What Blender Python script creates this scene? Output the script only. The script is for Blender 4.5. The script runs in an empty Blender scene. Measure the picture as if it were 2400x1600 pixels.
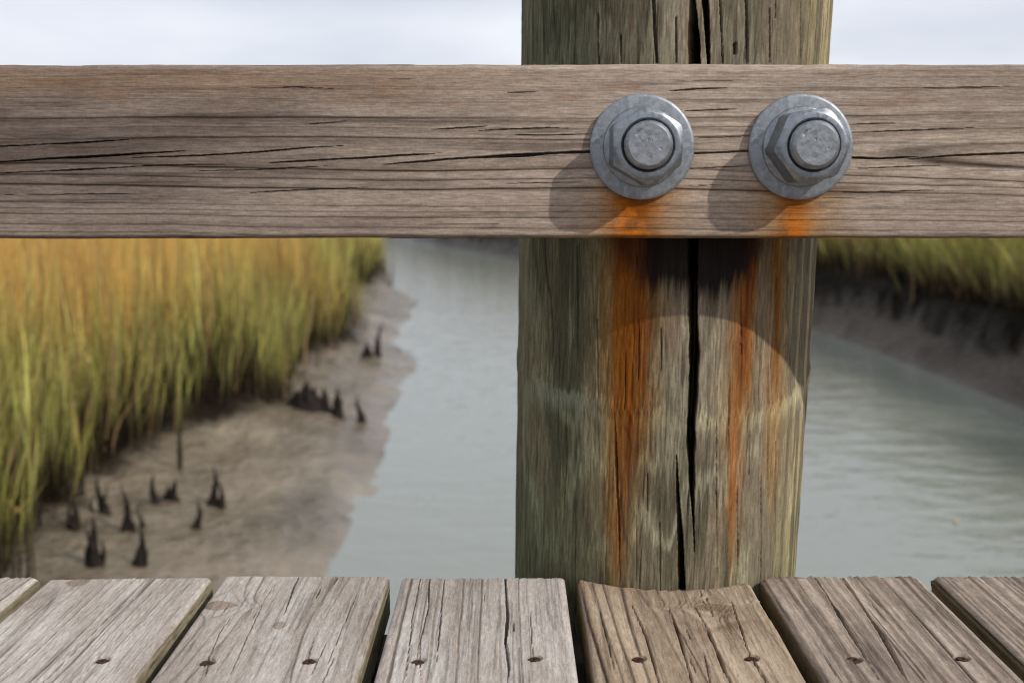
import bpy, math
import numpy as np

# ------------------------------------------------------------------ camera, world, sun
LENS, SENSOR = 40.0, 36.0
PITCH = math.radians(8.21)
CAMZ = 0.3696                      # camera height above the deck (deck top is z = 0)
scene = bpy.context.scene
C = scene.collection
cam_d = bpy.data.cameras.new("camera")
cam_d.lens, cam_d.sensor_width = LENS, SENSOR
cam_d.clip_start, cam_d.clip_end = 0.02, 2000
cam_d.dof.use_dof = True
cam_d.dof.focus_distance = 0.965
cam_d.dof.aperture_fstop = 5.8
cam_d.dof.aperture_blades = 9
cam = bpy.data.objects.new("camera", cam_d)
cam.location = (0, 0, CAMZ)
cam.rotation_euler = (math.pi / 2 - PITCH, 0, 0)
C.objects.link(cam)
scene.camera = cam

SUN = np.array([1.42, -1.0, 1.25]); SUN /= np.linalg.norm(SUN)
sun_el = math.asin(SUN[2]); sun_az = math.atan2(SUN[0], SUN[1])
sd = bpy.data.lights.new("sun", 'SUN'); sd.energy = 3.0; sd.angle = math.radians(0.9); sd.color = (1.0, 0.95, 0.88)
so = bpy.data.objects.new("sun", sd); C.objects.link(so)
so.rotation_euler = (math.pi / 2 - sun_el, 0, math.pi - sun_az)
so.location = (3, -2, 4)

w = bpy.data.worlds.new("World"); scene.world = w; w.use_nodes = True
nt = w.node_tree; nt.nodes.clear()
def N(t, typ, **kw):
    n = t.nodes.new(typ)
    for k, v in kw.items(): setattr(n, k, v)
    return n
wo = N(nt, 'ShaderNodeOutputWorld'); bg = N(nt, 'ShaderNodeBackground'); bg.inputs[1].default_value = 0.1
sky = N(nt, 'ShaderNodeTexSky', sky_type='NISHITA', sun_disc=False); sky.sun_elevation = sun_el; sky.sun_rotation = sun_az
tc = N(nt, 'ShaderNodeTexCoord'); mp = N(nt, 'ShaderNodeMapping'); mp.inputs['Scale'].default_value = (1.0, 1.0, 4.5)
mp.inputs['Rotation'].default_value = (0.03, 0.05, 0.4)
nz = N(nt, 'ShaderNodeTexNoise'); nz.inputs['Scale'].default_value = 1.9; nz.inputs['Detail'].default_value = 6; nz.inputs['Roughness'].default_value = 0.5
rp = N(nt, 'ShaderNodeValToRGB')
rp.color_ramp.elements[0].position = 0.32; rp.color_ramp.elements[0].color = (6.0, 6.4, 7.5, 1)
rp.color_ramp.elements[1].position = 0.66; rp.color_ramp.elements[1].color = (9.4, 9.7, 10.4, 1)
mx = N(nt, 'ShaderNodeMix', data_type='RGBA'); mx.inputs[0].default_value = 0.9
nt.links.new(tc.outputs['Generated'], mp.inputs['Vector']); nt.links.new(mp.outputs[0], nz.inputs['Vector'])
nt.links.new(nz.outputs['Fac'], rp.inputs[0]); nt.links.new(sky.outputs[0], mx.inputs[6]); nt.links.new(rp.outputs[0], mx.inputs[7])
nt.links.new(mx.outputs[2], bg.inputs[0]); nt.links.new(bg.outputs[0], wo.inputs[0])

scene.view_settings.view_transform = 'Standard'
scene.view_settings.look = 'None'
scene.view_settings.exposure = 0.0
scene.view_settings.gamma = 1.0
scene.render.engine = 'CYCLES'
scene.cycles.use_denoising = True
scene.cycles.filter_width = 1.15
scene.cycles.max_bounces = 4
scene.cycles.sample_clamp_indirect = 6.0

# ------------------------------------------------------------------ measuring helpers
F = 2400 * LENS / SENSOR
cth, sth = math.cos(PITCH), math.sin(PITCH)
def ray(px, py):
    v = 800.0 - py
    return np.array([px - 1200.0, F * cth + v * sth, -F * sth + v * cth])
def at_y(px, py, Y):
    d = ray(px, py); return d * (Y / d[1]) + np.array([0, 0, CAMZ])
def at_z(px, py, Z):
    d = ray(px, py); return d * ((Z - CAMZ) / d[2]) + np.array([0, 0, CAMZ])

def lin(r, g, b, k=1.0):
    c = np.array([r, g, b]) / 255.0
    return np.where(c <= .04045, c / 12.92, ((c + .055) / 1.055) ** 2.4) * k

# ------------------------------------------------------------------ numpy noise
def _h(ix, iy, s):
    n = (ix.astype(np.int64) * 374761393 + iy.astype(np.int64) * 668265263 + s * 974711) & 0xffffffff
    n = ((n ^ (n >> 13)) * 1274126177) & 0xffffffff
    n = ((n ^ (n >> 16)) * 2246822519) & 0xffffffff
    return ((n ^ (n >> 15)) & 0xffffff) / float(0xffffff)
_TB = np.random.default_rng(1234).random(1 << 20, dtype=np.float32)
def vn(x, y, s=0):
    x = np.asarray(x, np.float32); y = np.asarray(y, np.float32); x, y = np.broadcast_arrays(x, y)
    fx, fy = np.floor(x), np.floor(y)
    i = ((fx.astype(np.int32) & 1023) << 10); j = (fy.astype(np.int32) + (s * 131) % 1009) & 1023
    i2 = (i + 1024) & 0xfffff; j2 = (j + 1) & 1023
    off = (s * 7919) & 0xfffff
    fx = x - fx; fy = y - fy
    fx = fx * fx * (3 - 2 * fx); fy = fy * fy * (3 - 2 * fy)
    a = _TB[(i + j + off) & 0xfffff]; b = _TB[(i2 + j + off) & 0xfffff]; c = _TB[(i + j2 + off) & 0xfffff]; d = _TB[(i2 + j2 + off) & 0xfffff]
    a = a + (b - a) * fx; c = c + (d - c) * fx
    return a + (c - a) * fy
def fbm(x, y, s=0, o=4, g=0.5):
    t, a, n = 0.0, 1.0, 0.0
    for i in range(o):
        t = t + a * vn(x * 2 ** i + 17.3 * i, y * 2 ** i + 5.1 * i, s + i * 31); n += a; a *= g
    return t / n                     # 0..1
def ss(a, b, x):
    t = np.clip((x - a) / (b - a), 0, 1); return t * t * (3 - 2 * t)
def mixc(a, b, t):
    return a + (b - a) * np.asarray(t)[..., None]

# ------------------------------------------------------------------ mesh helpers
def mesh_obj(name, verts, faces, mat, parent=None, origin=(0, 0, 0), col=None, smooth=True, sharp=None):
    """verts: world (n,3); faces: list of arrays (m,k). Origin of the object is put at `origin` (world)."""
    verts = np.asarray(verts, float) - np.asarray(origin, float)
    me = bpy.data.meshes.new(name)
    me.vertices.add(len(verts)); me.vertices.foreach_set('co', verts.astype(np.float32).ravel())
    loops = np.concatenate([np.asarray(f).ravel() for f in faces]).astype(np.int32)
    sizes = np.concatenate([np.full(len(f), np.asarray(f).shape[1]) for f in faces]).astype(np.int32)
    starts = np.concatenate([[0], np.cumsum(sizes)[:-1]]).astype(np.int32)
    me.loops.add(len(loops)); me.loops.foreach_set('vertex_index', loops)
    me.polygons.add(len(sizes)); me.polygons.foreach_set('loop_start', starts)
    me.polygons.foreach_set('use_smooth', np.full(len(sizes), bool(smooth)))
    if col is not None:
        a = me.attributes.new('Col', 'FLOAT_COLOR', 'POINT')
        c4 = np.ones((len(verts), 4), np.float32); c4[:, :3] = col
        a.data.foreach_set('color', c4.ravel())
    me.update(calc_edges=True)
    if sharp is not None: me.set_sharp_from_angle(angle=math.radians(sharp))
    me.materials.append(mat)
    o = bpy.data.objects.new(name, me); C.objects.link(o)
    if parent is not None:
        o.parent = parent
        o.location = np.asarray(origin, float) - np.asarray(parent['_o'] if '_o' in parent else parent.location)
    else:
        o.location = origin
    return o
def empty(name, loc):
    o = bpy.data.objects.new(name, None); C.objects.link(o); o.location = loc; o.empty_display_size = 0.05
    return o
def tag(o, label=None, cat=None, group=None, kind=None):
    if label: o['label'] = label
    if cat: o['category'] = cat
    if group: o['group'] = group
    if kind: o['kind'] = kind
    return o
def quads(nr, nc, wrap_r=False, wrap_c=False, flip=False):
    r = np.arange(nr if wrap_r else nr - 1); c = np.arange(nc if wrap_c else nc - 1)
    R, K = np.meshgrid(r, c, indexing='ij')
    R2, K2 = (R + 1) % nr, (K + 1) % nc
    q = np.stack([R * nc + K, R * nc + K2, R2 * nc + K2, R2 * nc + K], -1).reshape(-1, 4)
    return q[:, ::-1] if flip else q

# ------------------------------------------------------------------ materials
def newmat(name):
    m = bpy.data.materials.new(name); m.use_nodes = True
    t = m.node_tree; p = t.nodes['Principled BSDF']; return m, t, p
def wood_mat(name, scale, bump=0.25, rough=0.85, contrast=0.35):
    """grain carried by the Col attribute and the mesh; the nodes add fine fibre and speckle"""
    m, t, p = newmat(name)
    at = N(t, 'ShaderNodeAttribute', attribute_name='Col'); tc = N(t, 'ShaderNodeTexCoord')
    mp = N(t, 'ShaderNodeMapping'); mp.inputs['Scale'].default_value = scale
    n1 = N(t, 'ShaderNodeTexNoise'); n1.inputs['Scale'].default_value = 1.0; n1.inputs['Detail'].default_value = 5; n1.inputs['Roughness'].default_value = 0.65
    n2 = N(t, 'ShaderNodeTexNoise'); n2.inputs['Scale'].default_value = 420; n2.inputs['Detail'].default_value = 3
    mr = N(t, 'ShaderNodeMapRange'); mr.inputs[1].default_value = 0.25; mr.inputs[2].default_value = 0.75
    mr.inputs[3].default_value = 1 - contrast; mr.inputs[4].default_value = 1 + contrast
    mr2 = N(t, 'ShaderNodeMapRange'); mr2.inputs[1].default_value = 0.3; mr2.inputs[2].default_value = 0.7
    mr2.inputs[3].default_value = 0.9; mr2.inputs[4].default_value = 1.1
    mu = N(t, 'ShaderNodeMath', operation='MULTIPLY')
    mixn = N(t, 'ShaderNodeVectorMath', operation='SCALE')
    bp = N(t, 'ShaderNodeBump'); bp.inputs['Strength'].default_value = bump; bp.inputs['Distance'].default_value = 0.0006
    L = t.links.new
    L(tc.outputs['Object'], mp.inputs[0]); L(mp.outputs[0], n1.inputs['Vector']); L(tc.outputs['Object'], n2.inputs['Vector'])
    L(n1.outputs['Fac'], mr.inputs[0]); L(n2.outputs['Fac'], mr2.inputs[0]); L(mr.outputs[0], mu.inputs[0]); L(mr2.outputs[0], mu.inputs[1])
    L(at.outputs['Color'], mixn.inputs[0]); L(mu.outputs[0], mixn.inputs['Scale']); L(mixn.outputs[0], p.inputs['Base Color'])
    L(n1.outputs['Fac'], bp.inputs['Height']); L(bp.outputs[0], p.inputs['Normal'])
    p.inputs['Roughness'].default_value = rough; p.inputs['Specular IOR Level'].default_value = 0.12
    return m
M_rail = wood_mat('weathered_rail_wood', (85, 850, 850), 0.6, contrast=.32)
M_plank = wood_mat('weathered_plank_wood', (850, 85, 850), 0.6, contrast=.32)
M_pile = wood_mat('weathered_pile_wood', (800, 800, 70), 0.6, contrast=0.3)

def simple_mat(name, colr, rough=0.6, metal=0.0, nscale=60, var=0.25, bump=0.2, dist=0.001, col2=None):
    m, t, p = newmat(name); L = t.links.new
    tc = N(t, 'ShaderNodeTexCoord'); n = N(t, 'ShaderNodeTexNoise'); n.inputs['Scale'].default_value = nscale; n.inputs['Detail'].default_value = 6; n.inputs['Roughness'].default_value = 0.6
    r = N(t, 'ShaderNodeValToRGB'); a, b = r.color_ramp.elements
    a.position, b.position = 0.35, 0.68
    c = np.array(colr[:3]); c2 = np.array(col2) if col2 is not None else c * (1 + var)
    c1 = c if col2 is not None else c * (1 - var)
    a.color = (*c1, 1); b.color = (*c2, 1)
    bp = N(t, 'ShaderNodeBump'); bp.inputs['Strength'].default_value = bump; bp.inputs['Distance'].default_value = dist
    L(tc.outputs['Object'], n.inputs['Vector']); L(n.outputs['Fac'], r.inputs[0]); L(r.outputs[0], p.inputs['Base Color'])
    L(n.outputs['Fac'], bp.inputs['Height']); L(bp.outputs[0], p.inputs['Normal'])
    p.inputs['Roughness'].default_value = rough; p.inputs['Metallic'].default_value = metal; p.inputs['Specular IOR Level'].default_value = 0.2
    return m
def galv_mat(name, base, metal, rough):
    m, t, p = newmat(name); L = t.links.new
    tc = N(t, 'ShaderNodeTexCoord')
    n1 = N(t, 'ShaderNodeTexNoise'); n1.inputs['Scale'].default_value = 330; n1.inputs['Detail'].default_value = 6; n1.inputs['Roughness'].default_value = 0.7
    n2 = N(t, 'ShaderNodeTexNoise'); n2.inputs['Scale'].default_value = 900; n2.inputs['Detail'].default_value = 2
    v = N(t, 'ShaderNodeTexVoronoi'); v.inputs['Scale'].default_value = 260
    r = N(t, 'ShaderNodeValToRGB'); a, b = r.color_ramp.elements; a.position, b.position = 0.3, 0.72
    bb = np.array(base); a.color = (*(bb * .8), 1); b.color = (*np.minimum(bb * 1.15, 1), 1)
    mxn = N(t, 'ShaderNodeMix', data_type='RGBA', blend_type='MULTIPLY'); mxn.inputs[0].default_value = 0.35
    mr = N(t, 'ShaderNodeMapRange'); mr.inputs[3].default_value = rough - .12; mr.inputs[4].default_value = rough + .2
    bp = N(t, 'ShaderNodeBump'); bp.inputs['Strength'].default_value = 0.25; bp.inputs['Distance'].default_value = 0.00025
    ad = N(t, 'ShaderNodeMath', operation='ADD')
    L(tc.outputs['Object'], n1.inputs['Vector']); L(tc.outputs['Object'], n2.inputs['Vector']); L(tc.outputs['Object'], v.inputs['Vector'])
    L(n1.outputs['Fac'], r.inputs[0]); L(r.outputs[0], mxn.inputs[6]); bw = N(t, 'ShaderNodeRGBToBW'); L(v.outputs['Color'], bw.inputs[0]); L(bw.outputs[0], mxn.inputs[7]); L(mxn.outputs[2], p.inputs['Base Color'])
    L(n1.outputs['Fac'], mr.inputs[0]); L(mr.outputs[0], p.inputs['Roughness'])
    L(n1.outputs['Fac'], ad.inputs[0]); L(n2.outputs['Fac'], ad.inputs[1]); L(ad.outputs[0], bp.inputs['Height']); L(bp.outputs[0], p.inputs['Normal'])
    p.inputs['Metallic'].default_value = metal
    return m
M_wash = galv_mat('galvanized_washer', (0.315, 0.335, 0.36), 0.65, 0.46)
M_nut = galv_mat('galvanized_nut', (0.305, 0.325, 0.35), 0.85, 0.34)
M_bolt = galv_mat('galvanized_bolt_end', (0.34, 0.355, 0.375), 0.75, 0.42)
M_screw = simple_mat('rusty_screw', (0.022, 0.014, 0.010), 0.6, 0.4, 700, bump=0.6, dist=0.0005, col2=(0.10, 0.045, 0.025))
M_joist = simple_mat('dark_joist_wood', (0.09, 0.075, 0.06), 0.9, 0, 30)
M_stub = simple_mat('dark_peaty_root', (0.007, 0.005, 0.004), 0.85, 0, 40, bump=0.8, dist=0.01, col2=(0.026, 0.019, 0.013))
M_leaf = simple_mat('yellow_leaf', (0.5, 0.33, 0.08), 0.6, 0, 80)

# ------------------------------------------------------------------ wood field for sawn boards
def wood_tex(U, V, sp):
    s = sp['seed']
    Vw = V + sp.get('slope', 0) * U + sp.get('wig', .004) * (fbm(U * 2.2, V * 7, s) - .5) * 2 + sp.get('wig2', .0012) * (fbm(U * 16, V * 30, s + 3, 3) - .5) * 2
    kd = np.full(U.shape, 9.0); kmask = np.zeros(U.shape); kring = np.zeros(U.shape)
    for (ku, kv, kr, el) in sp.get('knots', []):
        dx = (U - ku) / el; dy = (V - kv) * (1 + .7 * np.minimum(np.abs(dx) / kr, 2)); d = np.sqrt(dx * dx + dy * dy) * (1 + .25 * (fbm(U * 60, V * 60, s + 8, 2) - .5))
        Vw = Vw - kr * 1.5 * np.exp(-(d / (kr * 1.9)) ** 2) * np.tanh(dy / (kr * .5))
        mk = 1 - ss(.8, 1.1, d / kr); kmask = np.maximum(kmask, mk); kring = np.where(mk > 0, d / kr, kring)
    wv = sp['w0'] * (0.7 + .6 * fbm(U * 1.7, U * 0, s + 5, 2))
    r = np.sqrt((Vw - sp['v0']) ** 2 + wv ** 2)
    ph = r / sp['sp'] + .5 * fbm(U * 3, V * 10, s + 9, 2) + 40
    # uneven ring widths
    ph = ph + .35 * np.sin(ph * 1.7 + s) + .25 * np.sin(ph * .61 + 2 * s)
    idx = np.floor(ph); f = ph - idx
    ra = .35 + 1.1 * _h(idx, idx * 0, s)
    ra0 = .35 + 1.1 * _h(idx - 1, idx * 0, s)
    late = ss(.35, .93, f) * (1 - ss(.95, 1.0, f))
    line = np.exp(-(f / .075) ** 2) * ra0 + np.exp(-((1 - f) / .05) ** 2) * ra
    brk = .35 + .65 * ss(.3, .6, fbm(U * 5, V * 60, s + 12, 3))
    amp = sp['amp'] * (1 - ss(0, 1, kmask) * .8)
    h = amp * (ra * (late - .35) - 1.0 * line * (.35 + .65 * brk))
    fib = .5 * (fbm(U * 40, V * 800, s + 20, 3) - .5) + .7 * (fbm(U * 150, V * 700, s + 21, 3, .6) - .5)
    h = h + .00016 * fib + .0003 * (fbm(U * 9, V * 22, s + 22, 3) - .5)
    n1 = fbm(U * 5 + 3, V * 26, s + 30, 3); n2 = fbm(U * 60, V * 160, s + 33, 3)
    c = mixc(sp['light'], sp['dark'], ss(.25, .75, n1 * .75 + n2 * .25))
    c = c * (1 + sp.get('streak', .55) * fib)[..., None]
    c = mixc(c, c * sp['late'], late * np.clip(ra, 0, 1) * .8)
    c = mixc(c, c * sp['line'], np.clip(line * (.25 + .75 * brk), 0, 1))
    # weather blotches
    bl = ss(.5, .75, fbm(U * 9 + 7, V * 60, s + 40, 4)) * .5; c = mixc(c, c * sp.get('blotch', np.array([.75, .72, .7])), bl)
    sk = ss(.64, .8, fbm(U * 45, V * 520, s + 44, 3)); c = mixc(c, c * 1.25, sk * .4)
    dk_ = ss(.58, .76, fbm(U * 11 + 9, V * 430, s + 47, 3)); c = mixc(c, c * .5, dk_ * .7)
    if kmask.max() > 0:
        kf = kring * 3.2 + 1.3 * fbm(U * 80, V * 80, s + 50, 2); kf = kf - np.floor(kf)
        kc = mixc(sp['knotc'], sp['knotc'] * .45, ss(.5, .95, kf)); c = mixc(c, kc * (.7 + .6 * n2)[..., None], kmask * .55); c = mixc(c, c * .5, np.exp(-((kring - .92) / .12) ** 2) * (kmask > .02) * brk * .6)
        h = h - .0008 * kmask * (kf > .8) - .0005 * np.exp(-((kring - 1) / .12) ** 2) * (kmask > 0.02)
    for ck in sp.get('cracks', []):
        pu, pv, hw, dep = ck
        pu = np.asarray(pu); pv = np.asarray(pv)
        vc = np.interp(U, pu, pv) + .0007 * (fbm(U * 40, U * 0 + pv[0] * 50, s + 60, 3) - .5)
        t = np.clip((U - pu[0]) / (pu[-1] - pu[0]), 0, 1)
        prof = np.clip(4.5 * t * (1 - t), 0, 1) ** .6 * (.45 + 1.1 * fbm(U * 26, U * 0 + pv[0] * 90, s + 61, 2))
        inside = (U > pu[0]) & (U < pu[-1])
        e = np.abs(V - vc) / np.maximum(hw * prof, 1e-6)
        k = np.where(inside & (e < 1), 1 - e ** 3, 0)
        h = h - dep * k * np.clip(prof, 0, 1.2)
        lip = np.where(inside, np.exp(-((e - 1) / .8) ** 2), 0); h = h + .0003 * lip
    return h, np.clip(c, 0.004, .9)

def profile(Wd, T, R, step, wear_lo=0):
    """closed loop round a board: rows (v, n) with outward normal, start on the face; returns v,n,nv,nn,arc"""
    a = np.linspace(0, math.pi / 2, 7)
    pts, nor = [], []
    for t in a[::1]:
        pts.append((R - R * math.cos(t), -R + R * math.sin(t))); nor.append((-math.cos(t), math.sin(t)))
    for v in np.linspace(R, Wd - R, max(3, int((Wd - 2 * R) / step)))[1:-1]:
        pts.append((v, 0)); nor.append((0, 1))
    for t in a[::-1]:
        pts.append((Wd - R + R * math.cos(t), -R + R * math.sin(t))); nor.append((math.cos(t), math.sin(t)))
    for n in np.linspace(-R, -T + R * .6, 14)[1:]:
        pts.append((Wd, n)); nor.append((1, 0))
    for v in np.linspace(Wd, 0, 8):
        pts.append((v, -T)); nor.append((0, -1))
    for n in np.linspace(-T + R * .6, -R, 14)[:-1]:
        pts.append((0, n)); nor.append((-1, 0))
    pts, nor = np.array(pts), np.array(nor)
    seg = np.linalg.norm(np.diff(pts, axis=0), axis=1); arc = np.concatenate([[0], np.cumsum(seg)])
    arc = arc - R * .57                                     # so that arc ~ v on the face
    # sides left of the face continue with negative arc
    n = len(pts); left = np.arange(n) > n - 14
    tot = arc[-1] + np.linalg.norm(pts[0] - pts[-1])
    arc = np.where(left, arc - tot, arc)
    return pts, nor, arc

# ------------------------------------------------------------------ ground and creek
ZW = CAMZ - 1.6                   # water level
def curve(px, z):
    p = np.array([at_z(a, b, z) for a, b in px]); i = np.argsort(p[:, 1]); return p[i, 1], p[i, 0]
LW = [(640, 1700), (760, 1345), (811, 1198), (888, 1142), (872, 1095), (903, 1030), (915, 960), (954, 897), (988, 836), (928, 812), (940, 770), (985, 706), (922, 676), (905, 620), (884, 572)]
RW = [(3000, 1260), (2400, 958), (2200, 880), (2050, 822), (1915, 775), (1480, 668), (1210, 606), (1080, 585), (960, 566)]
LG = [(-330, 1700), (60, 1312), (150, 1232), (190, 1130), (300, 1098), (350, 1062), (430, 1012), (560, 985), (655, 950), (700, 870), (760, 815), (842, 795), (800, 700), (838, 672), (903, 655), (885, 600), (860, 568)]
ly, lx = curve(LW, ZW); ry, rx = curve(RW, ZW); gy, gx = curve(LG, ZW + .14)
ly = np.append(ly, [40, 70, 400]); lx = np.append(lx, [-8, -25, -150])
ry = np.append(ry, [40, 70, 400]); rx = np.append(rx, [-6, -22, -147])
gy = np.append(gy, [40, 70, 400]); gx = np.append(gx, [-9, -26, -151])
ly = np.insert(ly, 0, -30); lx = np.insert(lx, 0, lx[0] + .5); ry = np.insert(ry, 0, -30); rx = np.insert(rx, 0, rx[0] + .6)
gy = np.insert(gy, 0, -30); gx = np.insert(gx, 0, gx[0] - .5)
def XL(y): return np.interp(y, ly, lx)
def XR(y): return np.interp(y, ry, rx)
def XG(y): return np.interp(y, gy, gx)
def height(x, y):
    x = np.asarray(x, float); y = np.asarray(y, float)
    sl, sr = XL(y) - x, x - XR(y)
    sr = sr + np.where(sr > .1, .32 * (fbm(x * 1.1 + 3, y * 1.3, 905, 3) - .5), 0)
    wob = (fbm(x * 1.3, y * .6, 900, 4) - .5)
    fine = (fbm(x * 5, y * 3, 910, 4, .6) - .5)
    sg = np.maximum(XL(y) - XG(y), .15)
    zl = np.interp(sl / sg, [-4, -1, 0, .5, 1.0, 1.3, 4], [-.6, -.25, 0, .075, .15, .24, .28]) + np.where(sl > 0, 1, .3) * (.05 * wob + .09 * fine)
    zr = np.interp(sr, [-3, -.6, 0, .16, .32, .35, .40, .6, 3], [-.6, -.3, 0, .13, .26, .48, .54, .57, .60]) + np.where(sr > 0, 1, .3) * (.06 * wob + .05 * fine)
    return ZW + np.where(sl > sr, zl, zr)
def on_ground(px, py):
    z = ZW
    for _ in range(12):
        p = at_z(px, py, z); z = .5 * z + .5 * float(height(p[0], p[1]))
    p = at_z(px, py, z); return np.array([p[0], p[1], float(height(p[0], p[1]))])

def axis(parts):
    return np.unique(np.round(np.concatenate([np.arange(a, b, s) for a, b, s in parts] + [[parts[-1][1]]]), 4))
gxs = axis([(-400, -60, 40), (-60, -14, 3), (-14, -5, .4), (-5, 4.6, .07), (4.6, 14, .5), (14, 60, 4), (60, 400, 40)])
gys = axis([(-40, 0, 4), (0, 3.6, .3), (3.6, 14, .07), (14, 32, .25), (32, 80, 3), (80, 900, 60)])
GX, GY = np.meshgrid(gxs, gys, indexing='ij'); GZ = height(GX, GY)
M_mud, t, p = newmat('wet_creek_mud'); L = t.links.new
tcn = N(t, 'ShaderNodeTexCoord'); n1 = N(t, 'ShaderNodeTexNoise'); n1.inputs['Scale'].default_value = 2.2; n1.inputs['Detail'].default_value = 8; n1.inputs['Roughness'].default_value = .6
n2 = N(t, 'ShaderNodeTexNoise'); n2.inputs['Scale'].default_value = 14; n2.inputs['Detail'].default_value = 5
r = N(t, 'ShaderNodeValToRGB'); r.color_ramp.elements[0].position = .3; r.color_ramp.elements[0].color = (.098, .074, .044, 1)
r.color_ramp.elements[1].position = .7; r.color_ramp.elements[1].color = (.228, .182, .124, 1)
mr = N(t, 'ShaderNodeMapRange'); mr.inputs[1].default_value = .35; mr.inputs[2].default_value = .65; mr.inputs[3].default_value = .14; mr.inputs[4].default_value = .46
bp = N(t, 'ShaderNodeBump'); bp.inputs['Strength'].default_value = .8; bp.inputs['Distance'].default_value = .09
L(tcn.outputs['Object'], n1.inputs['Vector']); L(tcn.outputs['Object'], n2.inputs['Vector']); L(n1.outputs['Fac'], r.inputs[0])
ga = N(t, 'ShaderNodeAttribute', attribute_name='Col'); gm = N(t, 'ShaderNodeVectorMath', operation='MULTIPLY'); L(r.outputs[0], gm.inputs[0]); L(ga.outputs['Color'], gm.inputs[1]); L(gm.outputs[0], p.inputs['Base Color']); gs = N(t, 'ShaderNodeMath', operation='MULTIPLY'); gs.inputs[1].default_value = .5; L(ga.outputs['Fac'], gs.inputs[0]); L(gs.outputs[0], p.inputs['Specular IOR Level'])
L(n1.outputs['Fac'], mr.inputs[0]); L(n2.outputs['Fac'], bp.inputs['Height'])
# the mud just above the water line is wetter, so it is glossier
geo = N(t, 'ShaderNodeNewGeometry'); sx = N(t, 'ShaderNodeSeparateXYZ'); wet = N(t, 'ShaderNodeMapRange'); wet.inputs[1].default_value = ZW + .005; wet.inputs[2].default_value = ZW + .11; wet.inputs[3].default_value = .35; wet.inputs[4].default_value = 1.0
wm = N(t, 'ShaderNodeMath', operation='MULTIPLY'); L(geo.outputs['Position'], sx.inputs[0]); L(sx.outputs[2], wet.inputs[0]); L(wet.outputs[0], wm.inputs[0]); L(mr.outputs[0], wm.inputs[1]); L(wm.outputs[0], p.inputs['Roughness'])
wb = N(t, 'ShaderNodeMath', operation='MULTIPLY'); wb.inputs[1].default_value = .8; L(wet.outputs[0], wb.inputs[0]); L(wb.outputs[0], bp.inputs['Strength'])
p.inputs['IOR'].default_value = 1.45; L(bp.outputs[0], p.inputs['Normal'])
gsl, gsr = XL(GY) - GX, GX - XR(GY); gsr = gsr + np.where(gsr > .1, .32 * (fbm(GX * 1.1 + 3, GY * 1.3, 905, 3) - .5), 0)
tanm, grey_shade, shade_mud = np.array([1.0, 1.0, 1.0]), np.array([.42, .41, .45]), np.array([.06, .055, .05])  # shade on right bank, scarp and grass floor painted into the mud colour
gc = mixc(tanm, grey_shade, ss(-.5, 0, gsr)); gn = .12 * (fbm(GX * 5, GY * 5, 940, 3) - .5)
gc = gc * (.62 + .75 * fbm(GX * 4, GY * 1.6, 944, 4, .6))[..., None]; gc = mixc(gc, shade_mud, np.where(gsr > -.2, ss(.27, .34, gsr + gn), 0)); gc = mixc(gc, shade_mud * 1.3, ss(-.10, .14, XG(GY) - GX + gn * 2))
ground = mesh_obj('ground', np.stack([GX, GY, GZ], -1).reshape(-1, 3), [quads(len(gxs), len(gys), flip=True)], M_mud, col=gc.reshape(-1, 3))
tag(ground, 'grey brown wet mud of the creek banks and marsh', kind='structure')

M_wat, t, p = newmat('turbid_creek_water'); L = t.links.new
tcn = N(t, 'ShaderNodeTexCoord'); mpn = N(t, 'ShaderNodeMapping'); mpn.inputs['Scale'].default_value = (2.4, 4.6, 1); mpn.inputs['Rotation'].default_value = (0, 0, .12)
n1 = N(t, 'ShaderNodeTexNoise'); n1.inputs['Scale'].default_value = 1.35; n1.inputs['Detail'].default_value = 4; n1.inputs['Roughness'].default_value = .55
bp = N(t, 'ShaderNodeBump'); bp.inputs['Strength'].default_value = .9; bp.inputs['Distance'].default_value = .016
L(tcn.outputs['Object'], mpn.inputs[0]); L(mpn.outputs[0], n1.inputs['Vector']); L(n1.outputs['Fac'], bp.inputs['Height']); L(bp.outputs[0], p.inputs['Normal'])
p.inputs['Base Color'].default_value = (.205, .222, .185, 1); p.inputs['Roughness'].default_value = .07; p.inputs['IOR'].default_value = 1.6
wv = np.array([[-400, -40, ZW], [400, -40, ZW], [400, 900, ZW], [-400, 900, ZW]], float)
water = mesh_obj('water', wv, [np.array([[0, 1, 2, 3]])], M_wat, smooth=False)
tag(water, 'pale grey green tidal creek water', kind='structure')

# ------------------------------------------------------------------ boardwalk deck
PITCH_P, PW = 0.1650, 0.1535
PX0 = {1: 120 - 413, 2: 120, 3: 526, 4: 941, 5: 1353, 6: 1779, 7: 2186}
EDGE = 1.0232
PCX, PCY = 0.1495, 1.1365          # pile axis at mid height
def pile_c(z): return 0.1468 + (z + 0.035) * 0.0187
def pile_r(z): return 0.1424 + (z + 0.035) * 0.0098
deck_o = np.array([0.1, 0.55, 0.0])
deck = empty('boardwalk_deck', deck_o)
tag(deck, 'weathered boardwalk deck of grey boards laid side by side with narrow gaps', 'boardwalk')
rng = np.random.default_rng(7)
G = lambda r_, g_, b_: lin(r_, g_, b_)
grey = dict(light=G(190, 182, 173), dark=G(163, 153, 143), late=np.array([.78, .74, .71]), line=np.array([.32, .29, .27]), knotc=G(128, 106, 84))
tan = dict(light=G(184, 166, 142), dark=G(154, 136, 115), late=np.array([.74, .70, .68]), line=np.array([.32, .28, .26]), knotc=G(122, 98, 74))
brown = dict(light=G(178, 163, 148), dark=G(148, 133, 120), late=np.array([.60, .56, .54]), line=np.array([.20, .18, .16]), knotc=G(110, 88, 68))
def dk(px, py):
    p = at_z(px, py, 0.0); return p[0], p[1]
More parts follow.
